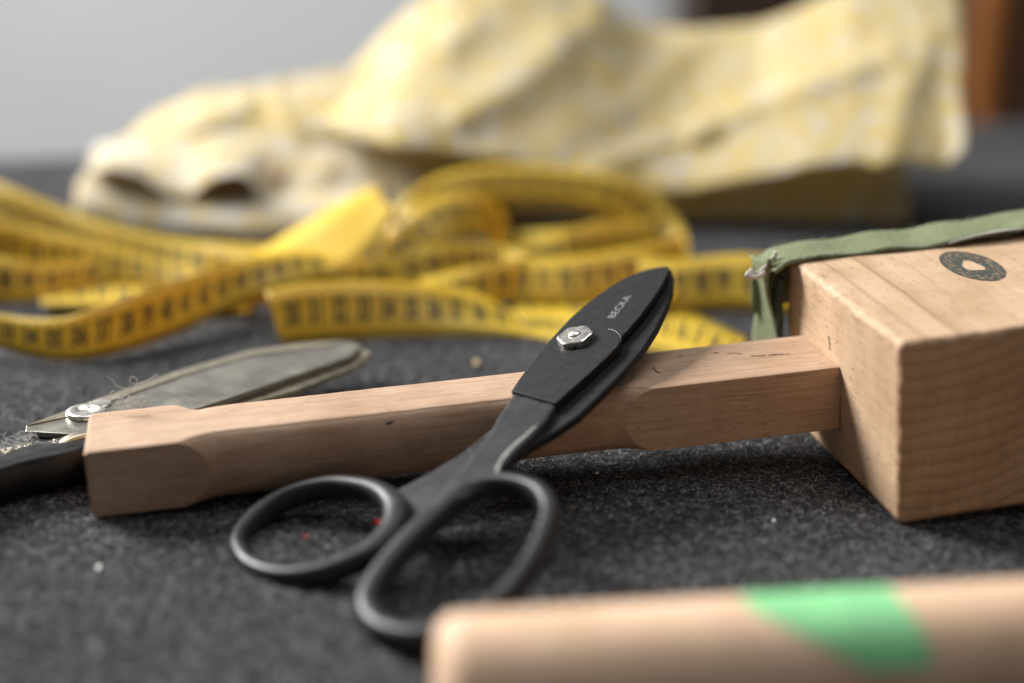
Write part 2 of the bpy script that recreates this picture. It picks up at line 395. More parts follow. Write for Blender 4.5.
# pencil marks on the handle, dark pits
def blob_line(pts, wd, nv):
    vs, fs = [], []
    rows = cat(pts, max(4, 3*len(pts)))
    for i, r in enumerate(rows):
        a_ = Vector(rows[max(0, i-1)]); b_ = Vector(rows[min(len(rows)-1, i+1)]); s = (b_-a_).cross(nv).normalized()
        ww = wd*(.4+.9*abs(noise.noise(Vector(r)*900)))
        vs += [Vector(r)-s*ww, Vector(r)+s*ww]
        if i: fs.append((2*i-2, 2*i, 2*i+1, 2*i-1))
    return vs, fs
def onplane(pl, lst, lift=.00015):
    Mx, zz = pl; n_ = (Mx.to_3x3() @ Vector((0, 0, 1))); p0 = Mx @ Vector((0, 0, zz+lift))
    return [tuple(PLN(x, y, p0, n_)) for x, y in lst]
def onfront(lst, lift=.00015):
    n_ = -(MHD.to_3x3() @ Vector((0, 1, 0))); p0 = MHD @ Vector((0, 0, 0))+n_*lift
    return [tuple(PLN(x, y, p0, n_)) for x, y in lst]
tp = (MHD, HT); parts = []
for q in ([(714, 353), (718, 352)], [(727, 353), (735, 353), (742, 354)], [(750, 355), (757, 356), (765, 355)], [(768, 355), (780, 354), (790, 354)], [(679, 356), (683, 356)], [(653, 367), (656, 371), (660, 373)]):
    parts.append(blob_line(onplane(tp, q), .00035, wh))
parts.append(blob_line(onfront([(386, 424), (390, 423), (394, 421)], -.0004), .0005, vh))
vv, ff = join(parts[:4]); link('pencil_line', mesh(vv, ff), mark_mat, handle)
for nm_, q in (('dark_pit', parts[4]), ('scratch', parts[5]), ('dark_pit', parts[6])): link(nm_, mesh(*q), mark_mat, handle)
# dark seam where the handle enters the head, and a short crack above it
gz = []
for (y0_, y1_, z0_, z1_) in ((-.00045, HS+.00045, HT, HT+.00040), (-.00045, HS+.00045, -.00050, 0), (-.00050, 0, -.0002, HT+.0002)):
    V_ = []
    for k in range(25):
        t = k/24; j_ = .00022*noise.noise(Vector((t*14, y0_*900, z1_*300)))
        if z1_-z0_ < .002: V_ += [MHD @ Vector((-.00022, y0_+(y1_-y0_)*t, z0_)), MHD @ Vector((-.00022, y0_+(y1_-y0_)*t, z1_+(j_ if z0_ >= 0 else 0)))]
        else: V_ += [MHD @ Vector((-.00022, y0_+j_, z0_+(z1_-z0_)*t)), MHD @ Vector((-.00022, y1_, z0_+(z1_-z0_)*t))]
    gz.append((V_, [(2*k, 2*k+1, 2*k+3, 2*k+2) for k in range(24)]))
vv, ff = join(gz); link('joint_seam', mesh(vv, ff), mark_mat, head)
nL = -u; pL_ = MH @ Vector((-.00030, 0, 0))
q_ = blob_line([tuple(PLN(x, y, pL_, nL)) for x, y in [(828, 336), (829, 342), (829, 350)]], .0005, nL); link('crack', mesh(*q_), mark_mat, head)
# round ink stamp on top of the head
nH = w; pH = MH @ Vector((0, 0, HH+.00018))
cS = PLN(972, 265.5, pH, nH); ax = PLN(972+35*math.cos(.22), 265.5+35*math.sin(.22), pH, nH)-cS; ay = PLN(972-12*math.sin(.0), 265.5-12.5, pH, nH)-cS
vs = [cS]; NS = 72
for k in range(NS): vs.append(cS+ax*math.cos(2*PI*k/NS)+ay*math.sin(2*PI*k/NS))
me = mesh(vs, [(0, 1+k, 1+(k+1) % NS) for k in range(NS)])
uvl = me.uv_layers.new(name='uv')
for lpp in me.loops:
    i = lpp.vertex_index; uvl.data[lpp.index].uv = (0, 0) if i == 0 else (math.cos(2*PI*(i-1)/NS), math.sin(2*PI*(i-1)/NS))
stamp_mat, nt, bs = newmat('ink stamp'); bs.inputs['Base Color'].default_value = (.035, .05, .045, 1); bs.inputs['Roughness'].default_value = .7
tc = N(nt, 'ShaderNodeTexCoord'); sp = N(nt, 'ShaderNodeSeparateXYZ'); L(nt, tc.outputs['UV'], sp.inputs[0])
r_ = math_(nt, 'SQRT', math_(nt, 'ADD', math_(nt, 'MULTIPLY', sp.outputs[0], sp.outputs[0]), math_(nt, 'MULTIPLY', sp.outputs[1], sp.outputs[1])))
th = math_(nt, 'ARCTAN2', sp.outputs[1], sp.outputs[0])
star = math_(nt, 'ADD', .34, math_(nt, 'MULTIPLY', math_(nt, 'COSINE', math_(nt, 'MULTIPLY', th, 3)), .05))
inner = math_(nt, 'GREATER_THAN', r_, star)
band = math_(nt, 'MULTIPLY', math_(nt, 'GREATER_THAN', r_, .62), math_(nt, 'LESS_THAN', r_, .90))
gl = math_(nt, 'MULTIPLY', math_(nt, 'SINE', math_(nt, 'MULTIPLY', th, 26)), math_(nt, 'SINE', math_(nt, 'ADD', math_(nt, 'MULTIPLY', th, 41), math_(nt, 'MULTIPLY', r_, 30))))
hole = math_(nt, 'MULTIPLY', band, math_(nt, 'GREATER_THAN', gl, .08))
al = math_(nt, 'MULTIPLY', inner, math_(nt, 'SUBTRACT', 1.0, math_(nt, 'MULTIPLY', hole, .5)))
al = math_(nt, 'MULTIPLY', al, ramp(nt, tex(nt, mapped(nt, (1, 1, 1), 'UV'), 5, 5, .75), [(.36, (.35,)*3), (.56, (.95,)*3)]))
L(nt, al, bs.inputs['Alpha'])
link('ink_stamp', me, stamp_mat, head)

# ------------------------------------------------------------------ shears in front
R1 = G(323, 560, .0045); R2 = G(400, 632, .0045)
topz = lambda px, py: PLN(px, py, MHD @ Vector((0, 0, HT)), wh)
PC = topz(606, 393)+Vector((0, 0, .0052))
n = (R2-R1).cross(PC-R1).normalized()
if n.z < 0: n = -n
def SP(px, py, off=0.0): return PLN(px, py, PC+n*off*.001, n)
shears = thing('tailor_shears', (R2.x, R2.y, 0), 'black metal tailor shears with oval finger loops, tip propped on the mallet handle', 'shears')
SC = (SP(576, 340)-O).dot(FW)/F       # metres per pixel near the pivot
up_lev = [(511, 391), (519, 379), (528, 367), (548, 342), (570, 318), (596, 296), (622, 279), (645, 269.5), (660, 266.5), (668, 266), (669.5, 269), (663, 283), (652, 300), (640, 316), (628, 330), (620, 338), (618, 342), (556, 402)]
v1, f1_ = prism([SP(x, y, 2.5) for x, y in up_lev], n, .0022)
upper = link('upper_blade', mesh(v1, f1_), black_metal, shears); bevel_mod(upper, .00035, 2)
boss = [(511, 391), (519, 379), (528, 367), (548, 342), (570, 318), (574, 319), (592, 324), (611, 330), (618, 334), (620.5, 339), (618, 346), (556, 403)]
v1, f1_ = prism([SP(x, y, 2.85) for x, y in boss], n, .0042)
o = link('pivot_plate', mesh(v1, f1_), black_metal, upper); bevel_mod(o, .0004, 3)
low = [(671, 268), (673, 277), (672, 290), (667, 306), (657, 327), (643, 349), (622, 373), (599, 396), (579, 415), (556, 431), (530, 446), (504, 463), (476, 476), (466, 448), (500, 424), (530, 386), (560, 346), (600, 306), (640, 280), (662, 268)]
v1, f1_ = prism([SP(x, y, -.6) for x, y in low], n, .0030)
lower = link('lower_blade', mesh(v1, f1_), black_metal, shears); bevel_mod(lower, .0009, 3)
# thin lines on the plate: its worn corner, and a painted edge highlight
def wire(pts, r, off, ns=6):
    P = [SP(x, y, off) for x, y in pts]
    return sweep([(p, r, r) for p in P], len(P)*6, False, n, ns=ns, ex=2)
vv, ff = join([wire([(608, 328.5), (615, 331), (619, 334.5), (621, 339.5), (619, 343)], .00006, 2.80), wire([(612, 352), (590, 372), (568, 391)], .00005, 2.80)])
link('worn_edge_highlight', mesh(vv, ff), edge_metal, upper, smooth=True)
# hex nut and domed screw
nutc = SP(576, 340, 2.85); e1 = (SP(590, 338, 2.85)-nutc); e1 = (e1-n*e1.dot(n)).normalized(); e2 = n.cross(e1)
def disc(rfun, z0, z1, segs=72, dome=0):
    V, Fc = [], []
    for zz, k in ((z0, 1), (z1-.0003, 1), (z1, .93)):
        for i in range(segs):
            A = 2*PI*i/segs; V.append(nutc+n*zz+(e1*math.cos(A)+e2*math.sin(A))*rfun(A)*k)
    for j in range(2):
        for i in range(segs): Fc.append((j*segs+i, j*segs+(i+1) % segs, (j+1)*segs+(i+1) % segs, (j+1)*segs+i))
    Fc.append(tuple(2*segs+i for i in range(segs)))
    return V, Fc
hexr = lambda A: .0063*(1-.10*(.5+.5*math.cos(6*A+PI)))
nv_, nf_ = disc(hexr, 0, .0023)
o = link('pivot_nut', mesh(nv_, nf_), nickel, shears); smooth_by_angle(o.data, 30)
V, Fc = [], []; rings = 8; sg = 32; rd = .0023
for j in range(rings+1):
    A = PI/2*j/rings
    for i in range(sg):
        B = 2*PI*i/sg; V.append(nutc+n*(.0020+.0014*math.sin(A))+(e1*math.cos(B)+e2*math.sin(B))*(rd*math.cos(A)+1e-6))
for j in range(rings):
    for i in range(sg): Fc.append((j*sg+i, j*sg+(i+1) % sg, (j+1)*sg+(i+1) % sg, (j+1)*sg+i))
link('screw_end', mesh(V, Fc), nickel, o, smooth=True)
# handles
def hp(px, py, wpx, off, th): return (SP(px, py, off), wpx*SC*.5, th*.0005)
def lever(name, shank, ztop, th, loop, vox=.0006):
    a_ = prism([SP(x, y, ztop) for x, y in shank], n, th)
    b_ = sweep([hp(*q) for q in loop], 160, True, n, ns=20, ex=2.5)
    V, Fc = join([a_, b_]); me = mesh(V, Fc)
    o = link(name, me, black_handle, shears, smooth=True)
    m = o.modifiers.new('r', 'REMESH'); m.mode = 'VOXEL'; m.voxel_size = vox; m.use_smooth_shade = True
    m = o.modifiers.new('s', 'SMOOTH'); m.iterations = 8; m.factor = .6
    return o
loopR = [(442, 511, 24, 0, 7.5), (407, 545, 23, 0, 8), (380, 578, 21, 0, 8), (368, 607, 21, 0, 8), (384, 630, 21, 0, 8), (424, 638, 20, 0, 8), (468, 627, 18, 0, 8), (505, 599, 17, 0, 8), (531, 565, 17, 0, 8), (546, 534, 17, 0, 8), (550, 511, 17, 0, 8), (538, 493, 17, 0, 8), (510, 485, 16, 0, 8), (484, 487, 17, 0, 7.5), (461, 496, 20, 0, 7.5)]
shankR = [(514, 392), (500, 413), (485, 438), (464, 464), (442, 488), (424, 509), (404, 535), (409, 541), (432, 523), (454, 503), (474, 491), (492, 483), (498, 474), (503, 465), (514, 452), (531, 436), (547, 419), (556, 404)]
lever('right_loop', shankR, 2.1, .0046, loopR).name = 'finger_handle'
loopL = [(242, 556, 18, 0, 8), (240, 541, 17, 0, 8), (256, 519, 18, 0, 8), (286, 499, 17, 0, 8), (325, 488, 17, 0, 8), (356, 488, 18, 0, 8), (382, 495, 20, 0, 8), (397, 511, 24, 0, 8), (392, 532, 24, 0, 8), (374, 551, 23, 0, 8), (350, 564, 20, 0, 8), (318, 575, 18, 0, 8), (283, 578, 17, 0, 8), (256, 570, 18, 0, 8)]
shankL = [(392, 491), (425, 474), (462, 452), (495, 425), (530, 392), (575, 385), (570, 415), (530, 446), (500, 467), (466, 484), (442, 500), (420, 518), (404, 530), (394, 512)]
lever('left_loop', shankL, -1.9, .0032, loopL).name = 'finger_handle'
# highlight on the right shank's chamfer, laid on as a lighter metal strip
vv, ff = sweep([(SP(x, y, o_), r_*.001, r_*.0007) for x, y, o_, r_ in [(554, 406, 1.5, .35), (545, 418, 1.5, .7), (530, 433, 1.5, 1.0), (513, 448, 1.5, 1.1), (502, 461, 1.5, 1.0), (498, 470, 1.6, .8), (496, 478, 1.6, .4)]], 40, False, n, ns=10, ex=2)
link('chamfer_highlight', mesh(vv, ff), simple('painted chamfer highlight', (.32, .34, .29), .4, .8, 300, .2), upper, smooth=True)
# lettering etched along the blade
def text_mesh(s, size=1.0, off=0):
    cu = bpy.data.curves.new('t', 'FONT'); cu.body = s; cu.size = size; cu.align_x = 'CENTER'; cu.align_y = 'CENTER'; cu.resolution_u = 3; cu.offset = off
    ob = bpy.data.objects.new('t', cu); C.objects.link(ob); bpy.context.view_layer.update()
    me = bpy.data.meshes.new_from_object(ob.evaluated_get(bpy.context.evaluated_depsgraph_get())); 
    V = [v_.co.copy() for v_ in me.vertices]; Fc = [tuple(p.vertices) for p in me.polygons]
    C.objects.unlink(ob); bpy.data.objects.remove(ob); bpy.data.curves.remove(cu); bpy.data.meshes.remove(me)
    return V, Fc
tV, tF = text_mesh('BECKA')
p0 = SP(611, 318, 2.56); p1 = SP(628.5, 296, 2.56)
tx = (p1-p0); wl = tx.length; tx = tx.normalized(); ty = n.cross(tx)
mw_ = max(q.x for q in tV)-min(q.x for q in tV); mh_ = max(q.y for q in tV)-min(q.y for q in tV); k = wl/mw_; cen = (p0+p1)/2
hgt = (SP(624, 311, 2.56)-SP(616, 303, 2.56)).length
VV = [cen+tx*(q.x*k)+ty*(q.y*.0029/mh_) for q in tV]
link('lettering', mesh(VV, tF), letter_mat, upper)

# ------------------------------------------------------------------ steel shears behind the handle
Z = Vector((0, 0, 1))
t2 = thing('steel_shears', tuple(G(60, 450)), 'steel bladed shears with chipped black handle behind the free end of the mallet', 'shears')
def zp(lst, z): return [G(x, y, z) for x, y in lst]
b1 = [(25, 431), (26, 425), (75, 407), (105, 396), (176, 371), (246, 351), (299, 343), (350, 341), (362, 346), (350, 356), (318, 367), (281, 380), (240, 394), (200, 407), (140, 430), (75, 434)]
v1, f1_ = prism(zp(b1, .0145), Z, .0022); o = link('blade', mesh(v1, f1_), steel, t2); bevel_mod(o, .0004)
bl = o
v1, f1_ = prism(zp([(27, 425), (75, 407), (105, 396), (176, 371), (246, 351), (299, 343), (345, 340), (330, 345), (250, 355), (180, 376), (110, 401), (65, 417)], .0149), Z, .0005); link('spine', mesh(v1, f1_), worn_steel, bl)
b2 = [(200, 418), (240, 405), (300, 388), (355, 366), (372, 352), (355, 345), (300, 356), (200, 390), (120, 420), (130, 440)]
v1, f1_ = prism(zp(b2, .0120), Z, .0024); o = link('blade', mesh(v1, f1_), worn_steel, t2); bevel_mod(o, .0004)
def rdisc(cx, cy, z, r, h, m_, nm, par, inner=0):
    c_ = G(cx, cy, z); V, Fc = [], []; prof = [(r, 0), (r, h*.7), (r*.93, h), (r*.55, h*1.1), (r*.5, h*.6), (0.00001, h*.6)] if inner else [(r, 0), (r, h*.6), (r*.8, h), (0.00001, h*1.1)]
    sg = 40
    for rr, zz in prof:
        for i in range(sg): A = 2*PI*i/sg; V.append(c_+Vector((math.cos(A)*rr, math.sin(A)*rr, zz)))
    for j in range(len(prof)-1):
        for i in range(sg): Fc.append((j*sg+i, j*sg+(i+1) % sg, (j+1)*sg+(i+1) % sg, (j+1)*sg+i))
    o = link(nm, mesh(V, Fc), m_, par, smooth=True); return o
sc = rdisc(86, 414, .0146, .0068, .0016, nickel, 'pivot_screw', t2, 1)
rdisc(100, 404, .0146, .0040, .0006, nickel, 'rivet', t2)
# handle: thick lacquered bar running out of frame
hb = [(G(150, 452, .007), .006, .0060), (G(95, 455, .0075), .0075, .0068), (G(55, 464, .008), .0075, .0070), (G(10, 474, .008), .0075, .0070), (G(-40, 492, .008), .0075, .0068), (G(-90, 520, .008), .007, .0065)]
vv, ff = sweep(hb, 50, False, Z, ns=20, ex=4.2); o = link('handle', mesh(vv, ff), simple('glossy black lacquer', (.005, .005, .006), .4, 0, 200, .3), t2, smooth=True)
# bare metal shoulder and chips along its top edge
parts = []
parts.append(sweep([(G(90, 437, .0135), .0016, .0022), (G(72, 441, .0138), .0020, .0022), (G(62, 447, .0130), .0016, .0020)], 14, False, Z, ns=12, ex=3))
random.seed(3)
for k in range(90):
    t_ = random.random()**.8; px_ = 62-62*t_; py_ = 447+9*t_+random.gauss(0, 1.3)
    c_ = G(px_, py_-5, .0148); r_ = random.uniform(.0002, .0006)
    parts.append(sweep([(c_, r_, .00015), (c_+Vector((r_*random.uniform(1, 3), r_*random.uniform(-1, 1), 0)), r_, .00015)], 2, False, Z, ns=6, ex=2))
vv, ff = join(parts); link('chipped_edge', mesh(vv, ff), worn_steel, o, smooth=True)
# tang plate under the blade
v1, f1_ = prism(zp([(25, 433), (75, 436), (100, 425), (140, 430), (150, 445), (95, 450), (40, 452), (0, 455), (0, 445)], .0122), Z, .004); link('tang', mesh(v1, f1_), black_handle, t2)

# ------------------------------------------------------------------ lint and threads
def curl(start, nseg, step, seed, r, up=.4, turn=.9):
    random.seed(seed); P = [Vector(start)]; az = random.uniform(0, 6.28); el = .5; kz = random.choice((-1, 1))*turn
    for i in range(nseg):
        if random.random() < .12: kz = -kz
        az += kz*random.uniform(.2, .8); el = .25*math.sin(i*.5)+up*.3
        P.append(P[-1]+Vector((math.cos(az)*math.cos(el), .3*math.sin(az)*math.cos(el), .9*math.sin(az)*.7+math.sin(el)*.5))*step)
    return sweep([(p, r, r) for p in P], nseg*3, False, Vector((.1, 1, .2)).normalized(), ns=5, ex=2)
parts = []
for s, (px_, py_) in enumerate([(128, 405), (134, 404), (131, 402), (137, 404), (126, 403), (133, 405), (130, 404)]):
    parts.append(curl(VY(px_, py_, .525), 18, .0008, 40+s, .0001, .5, 1.3))
P = [VY(x, y, .525) for x, y in [(133, 392), (137, 384), (136, 378), (131, 377), (130, 382), (136, 384), (143, 382), (150, 379), (158, 374)]]
parts.append(sweep([(p, .0001, .0001) for p in P], 50, False, Vector((0, 1, .2)), ns=5, ex=2))
P = [VY(x, y, .525) for x, y in [(130, 402), (126, 390), (117, 386), (112, 380), (107, 376)]]
parts.append(sweep([(p, .0001, .0001) for p in P], 30, False, Vector((0, 1, .2)), ns=5, ex=2))
vv, ff = join(parts); o = link('lint_tuft', mesh(vv, ff), lint_white, smooth=True); tag(o, 'curly tuft of pale lint on the back edge of the mallet handle', 'lint')
parts = []
for s in range(26):
    parts.append(curl(G(1+s*1.5, 449-s*.3, .0155), 10, .0009, 80+s, .00009, .15, 1.2))
vv, ff = join(parts); o = link('lint_tuft', mesh(vv, ff), lint_white, smooth=True); tag(o, 'white dusty lint clinging to the black handle of the steel shears', 'lint')
def speck(px, py, rx, ry, rz, m_, label, ang=0, z=0):
    c_ = G(px, py, z+rz*.5); bm = bmesh.new(); bmesh.ops.create_icosphere(bm, subdivisions=3, radius=1)
    R_ = Matrix.Rotation(ang, 3, 'Z')
    for q in bm.verts:
        p = q.co+noise.noise_vector(q.co*1.5+Vector((px, py, 0)))*.35; q.co = c_+R_ @ Vector((p.x*rx, p.y*ry, p.z*rz))
    o = link('lint_speck', bm_mesh(bm), m_, smooth=True); tag(o, label, 'lint', 'lint specks on the felt')
speck(99, 568, .0008, .0020, .0008, lint_white, 'white oval lint speck alone on the bare felt in the lower left', .2)
speck(378, 523, .0014, .0016, .0010, red_lint, 'bright red lint speck inside the left finger loop of the black shears')
speck(306, 537, .0010, .0012, .0006, simple('dull red lint', (.30, .06, .05), .9), 'dull reddish lint speck near the middle of the left finger loop')
speck(477, 363, .0014, .0022, .0012, tan_lint, 'blurred tan lint speck on the felt below the tape and left of the blade', .3)
speck(597, 473, .0006, .0007, .0005, lint_white, 'tiny white lint speck beside the shank of the black shears', .3)
speck(774, 521, .0005, .0009, .0005, lint_white, 'small white lint speck on the felt in front of the mallet head', .3)
speck(573, 508, .0007, .0007, .0004, simple('brownish lint', (.35, .28, .22), .9), 'small brownish lint speck just right of the right finger loop', .3)
parts = []
for s, (px_, py_) in enumerate([(335, 520), (345, 530), (352, 533), (300, 545), (330, 540), (470, 580), (455, 585), (440, 550)]):
    parts.append(curl(G(px_, py_, .0008), 10, .0010, 200+s, .00008, 0))
vv, ff = join(parts); o = link('loose_threads', mesh(vv, ff), simple('grey thread', (.35, .34, .32), .9), smooth=True); tag(o, 'pale grey thread ends scattered on the felt inside the finger loops', 'threads', kind='stuff')

# ------------------------------------------------------------------ measuring tape
tape = thing('measuring_tape', tuple(G(330, 345)), 'yellow cloth measuring tape with black numbers lying in loose loops behind the mallet handle', 'tape measure')
digits = {}
for d_ in '0123456789': digits[d_] = text_mesh(d_, 1.0, .035)
tapes = []
TAPE = [
 # list of (xt, yt, Yt, xb, yb, Yb)
 ([(-50, 302, .655, -50, 335, .655), (0, 318, .648, 0, 348, .645), (59, 323, .645, 59, 361, .640), (117, 307, .655, 117, 354, .650), (176, 287, .675, 176, 334, .668), (234, 267, .70, 234, 306, .69), (285, 255, .72, 290, 284, .708), (330, 255, .735, 335, 272, .725)], 31),
 ([(258, 258, .745, 278, 284, .715), (292, 240, .755, 325, 284, .725), (335, 214, .765, 368, 256, .74), (376, 191, .775, 396, 214, .76)], None),
 ([(376, 191, .775, 396, 214, .76), (384, 205, .79, 398, 232, .775), (388, 230, .80, 396, 262, .79)], 77),
 ([(-50, 170, .82, -50, 214, .81), (0, 189, .80, 0, 232, .79), (59, 212, .785, 59, 250, .775), (98, 226, .775, 98, 260, .765), (156, 240, .765, 156, 272, .755), (200, 246, .76, 195, 280, .745), (272, 250, .755, 262, 277, .74)], 52),
 ([(-50, 215, .77, -50, 255, .77), (0, 228, .76, 0, 270, .755), (50, 238, .755, 50, 280, .745), (110, 250, .75, 110, 283, .74), (160, 262, .745, 160, 285, .735), (195, 270, .74, 195, 287, .73)], 14),
 ([(-50, 255, .735, -50, 297, .73), (0, 262, .725, 0, 304, .715), (45, 268, .73, 45, 300, .72), (90, 262, .75, 90, 290, .74), (130, 256, .765, 130, 282, .755)], 86),
 ([(262, 282, .735, 272, 304, .715), (300, 277, .74, 305, 298, .72), (345, 278, .75, 350, 300, .73), (400, 288, .74, 400, 305, .72)], None),
 ([(150, 302, .69, 152, 328, .68), (210, 276, .70, 216, 314, .69), (275, 264, .735, 285, 302, .725), (335, 272, .74, 340, 302, .735)], 42),
 ([(205, 248, .79, 205, 288, .78), (262, 260, .775, 262, 298, .765), (330, 266, .765, 330, 302, .755), (400, 260, .775, 400, 292, .765)], 17),
 ([(420, 284, .735, 424, 314, .72), (475, 272, .745, 478, 308, .735), (525, 262, .76, 525, 300, .75)], 55),
 ([(40, 288, .745, 42, 306, .70), (85, 284, .745, 85, 306, .70), (130, 285, .74, 130, 308, .70), (190, 290, .735, 190, 310, .70), (250, 296, .73, 250, 312, .70)], 61),
 ([(268, 298, .672, 282, 346, .664), (300, 291, .675, 305, 344, .665), (345, 288, .68, 347, 341, .669), (400, 289, .687, 400, 338, .674), (445, 292, .695, 450, 336, .678), (482, 300, .705, 497, 335, .681), (518, 316, .715, 540, 338, .682), (565, 331, .71, 590, 350, .67), (630, 346, .69, 650, 365, .65)], 30),
 ([(505, 280, .775, 525, 328, .705), (545, 281, .775, 560, 328, .705), (590, 290, .765, 600, 338, .69), (640, 305, .745, 640, 348, .675), (690, 328, .715, 680, 356, .665), (745, 353, .68, 730, 372, .645)], 8),
 ([(372, 268, .755, 396, 292, .745), (392, 236, .765, 415, 268, .755), (420, 210, .775, 442, 244, .765), (455, 198, .785, 465, 236, .775), (488, 203, .79, 487, 238, .785), (507, 222, .795, 498, 256, .79)], 23),
 ([(350, 282, .74, 372, 300, .725), (390, 262, .745, 400, 292, .735), (430, 251, .75, 440, 282, .742), (470, 246, .76, 475, 276, .752), (508, 252, .77, 508, 282, .76), (540, 268, .775, 540, 296, .765)], 45),
 ([(500, 254, .765, 505, 276, .755), (540, 244, .775, 545, 268, .765), (580, 230, .79, 584, 254, .78), (612, 220, .81, 614, 244, .80)], 48),
 ([(384, 232, .78, 392, 246, .76), (408, 200, .79, 420, 226, .78), (440, 180, .81, 452, 206, .80), (490, 170, .82, 495, 202, .81), (560, 171, .82, 558, 204, .81), (618, 180, .815, 610, 216, .805), (658, 202, .81, 640, 240, .80), (681, 234, .80, 658, 264, .79), (686, 270, .80, 668, 300, .79), (676, 290, .785, 655, 316, .775)], 66),
 ([(505, 262, .785, 505, 302, .77), (560, 264, .785, 560, 306, .77), (610, 258, .79, 612, 302, .775), (650, 250, .80, 655, 296, .785), (684, 240, .815, 690, 284, .80)], 70),
 ([(500, 236, .83, 505, 262, .82), (560, 234, .83, 560, 268, .82), (610, 228, .835, 612, 264, .825), (655, 222, .84, 660, 258, .83)], 90),
 ([(640, 264, .80, 640, 308, .785), (680, 266, .80, 680, 311, .785), (720, 262, .80, 720, 309, .785), (760, 262, .80, 760, 311, .785), (820, 272, .79, 820, 318, .775)], 96),
]
rib, prt = [], []
for st, num in TAPE:
    st2 = []
    for a_, b_, c_, d_, e_, f_ in st:
        g_ = G(d_, e_, .0012).y
        if f_ > g_: c_ -= (f_-g_); f_ = g_
        st2.append((a_, b_, c_, d_, e_, f_))
    if num in (31, 30, 23, 8, None): st2 = [(a_, b_, c_+.003, d_, e_, f_) for a_, b_, c_, d_, e_, f_ in st2]
    rows = cat([tuple(VY(a_, b_, c_))+tuple(VY(d_, e_, f_)) for a_, b_, c_, d_, e_, f_ in st2], 70)
    T_ = [Vector(r[:3]) for r in rows]; B_ = [Vector(r[3:]) for r in rows]
    T_ = [b_+(t_-b_)*1.14 for t_, b_ in zip(T_, B_)]
    for A_ in (T_, B_):
        for p in A_: p.z = max(p.z, .0005)
    acc = [0]
    for i in range(1, len(rows)): acc.append(acc[-1]+((T_[i]+B_[i])/2-(T_[i-1]+B_[i-1])/2).length)
    K = 5; V = []
    for i in range(len(rows)):
        for j in range(K): V.append(B_[i].lerp(T_[i], j/(K-1)))
    Fc = [(i*K+j, (i+1)*K+j, (i+1)*K+j+1, i*K+j+1) for i in range(len(rows)-1) for j in range(K-1)]
    rib.append((V, Fc))
    def ev(s, t):
        i = int(np.searchsorted(acc, s))-1; i = max(0, min(len(acc)-2, i)); q = (s-acc[i])/max(1e-9, acc[i+1]-acc[i])
        bq = B_[i].lerp(B_[i+1], q); tq = T_[i].lerp(T_[i+1], q); p = bq.lerp(tq, t)
        nn = (B_[i+1]-B_[i]+T_[i+1]-T_[i]).cross(tq-bq).normalized()
        if nn.dot(O-p) < 0: nn = -nn
        return p+nn*.00045
    if num is None: continue
    tot = acc[-1]; s = .004
    while s < tot-.006:
        txt = str(num); num += 1; x0 = s
        for ci, ch in enumerate(txt):
            dv, df = digits[ch]; mh = .72
            prt.append(([ev(s+.0020+ci*.0034+q.x*.0062, .5+q.y*.60) for q in dv], df))
        for mm in range(10):
            hh_ = .30 if mm == 0 else (.20 if mm == 5 else .12)
            for (ta, tb) in ((.02, hh_), (1-hh_, .98)):
                a1 = s-.0030+mm*.001; wd_ = .00022
                if a1+wd_ < tot: prt.append(([ev(a1, ta), ev(a1+wd_, ta), ev(a1+wd_, tb), ev(a1, tb)], [(0, 1, 2, 3)]))
        s += .010
vv, ff = join(rib); o = link('tape_band', mesh(vv, ff), tape_mat, tape, smooth=True)
m = o.modifiers.new('s', 'SOLIDIFY'); m.thickness = .0004; m.offset = 0
vv, ff = join(prt); link('printed_scale', mesh(vv, ff), ink_print, o)

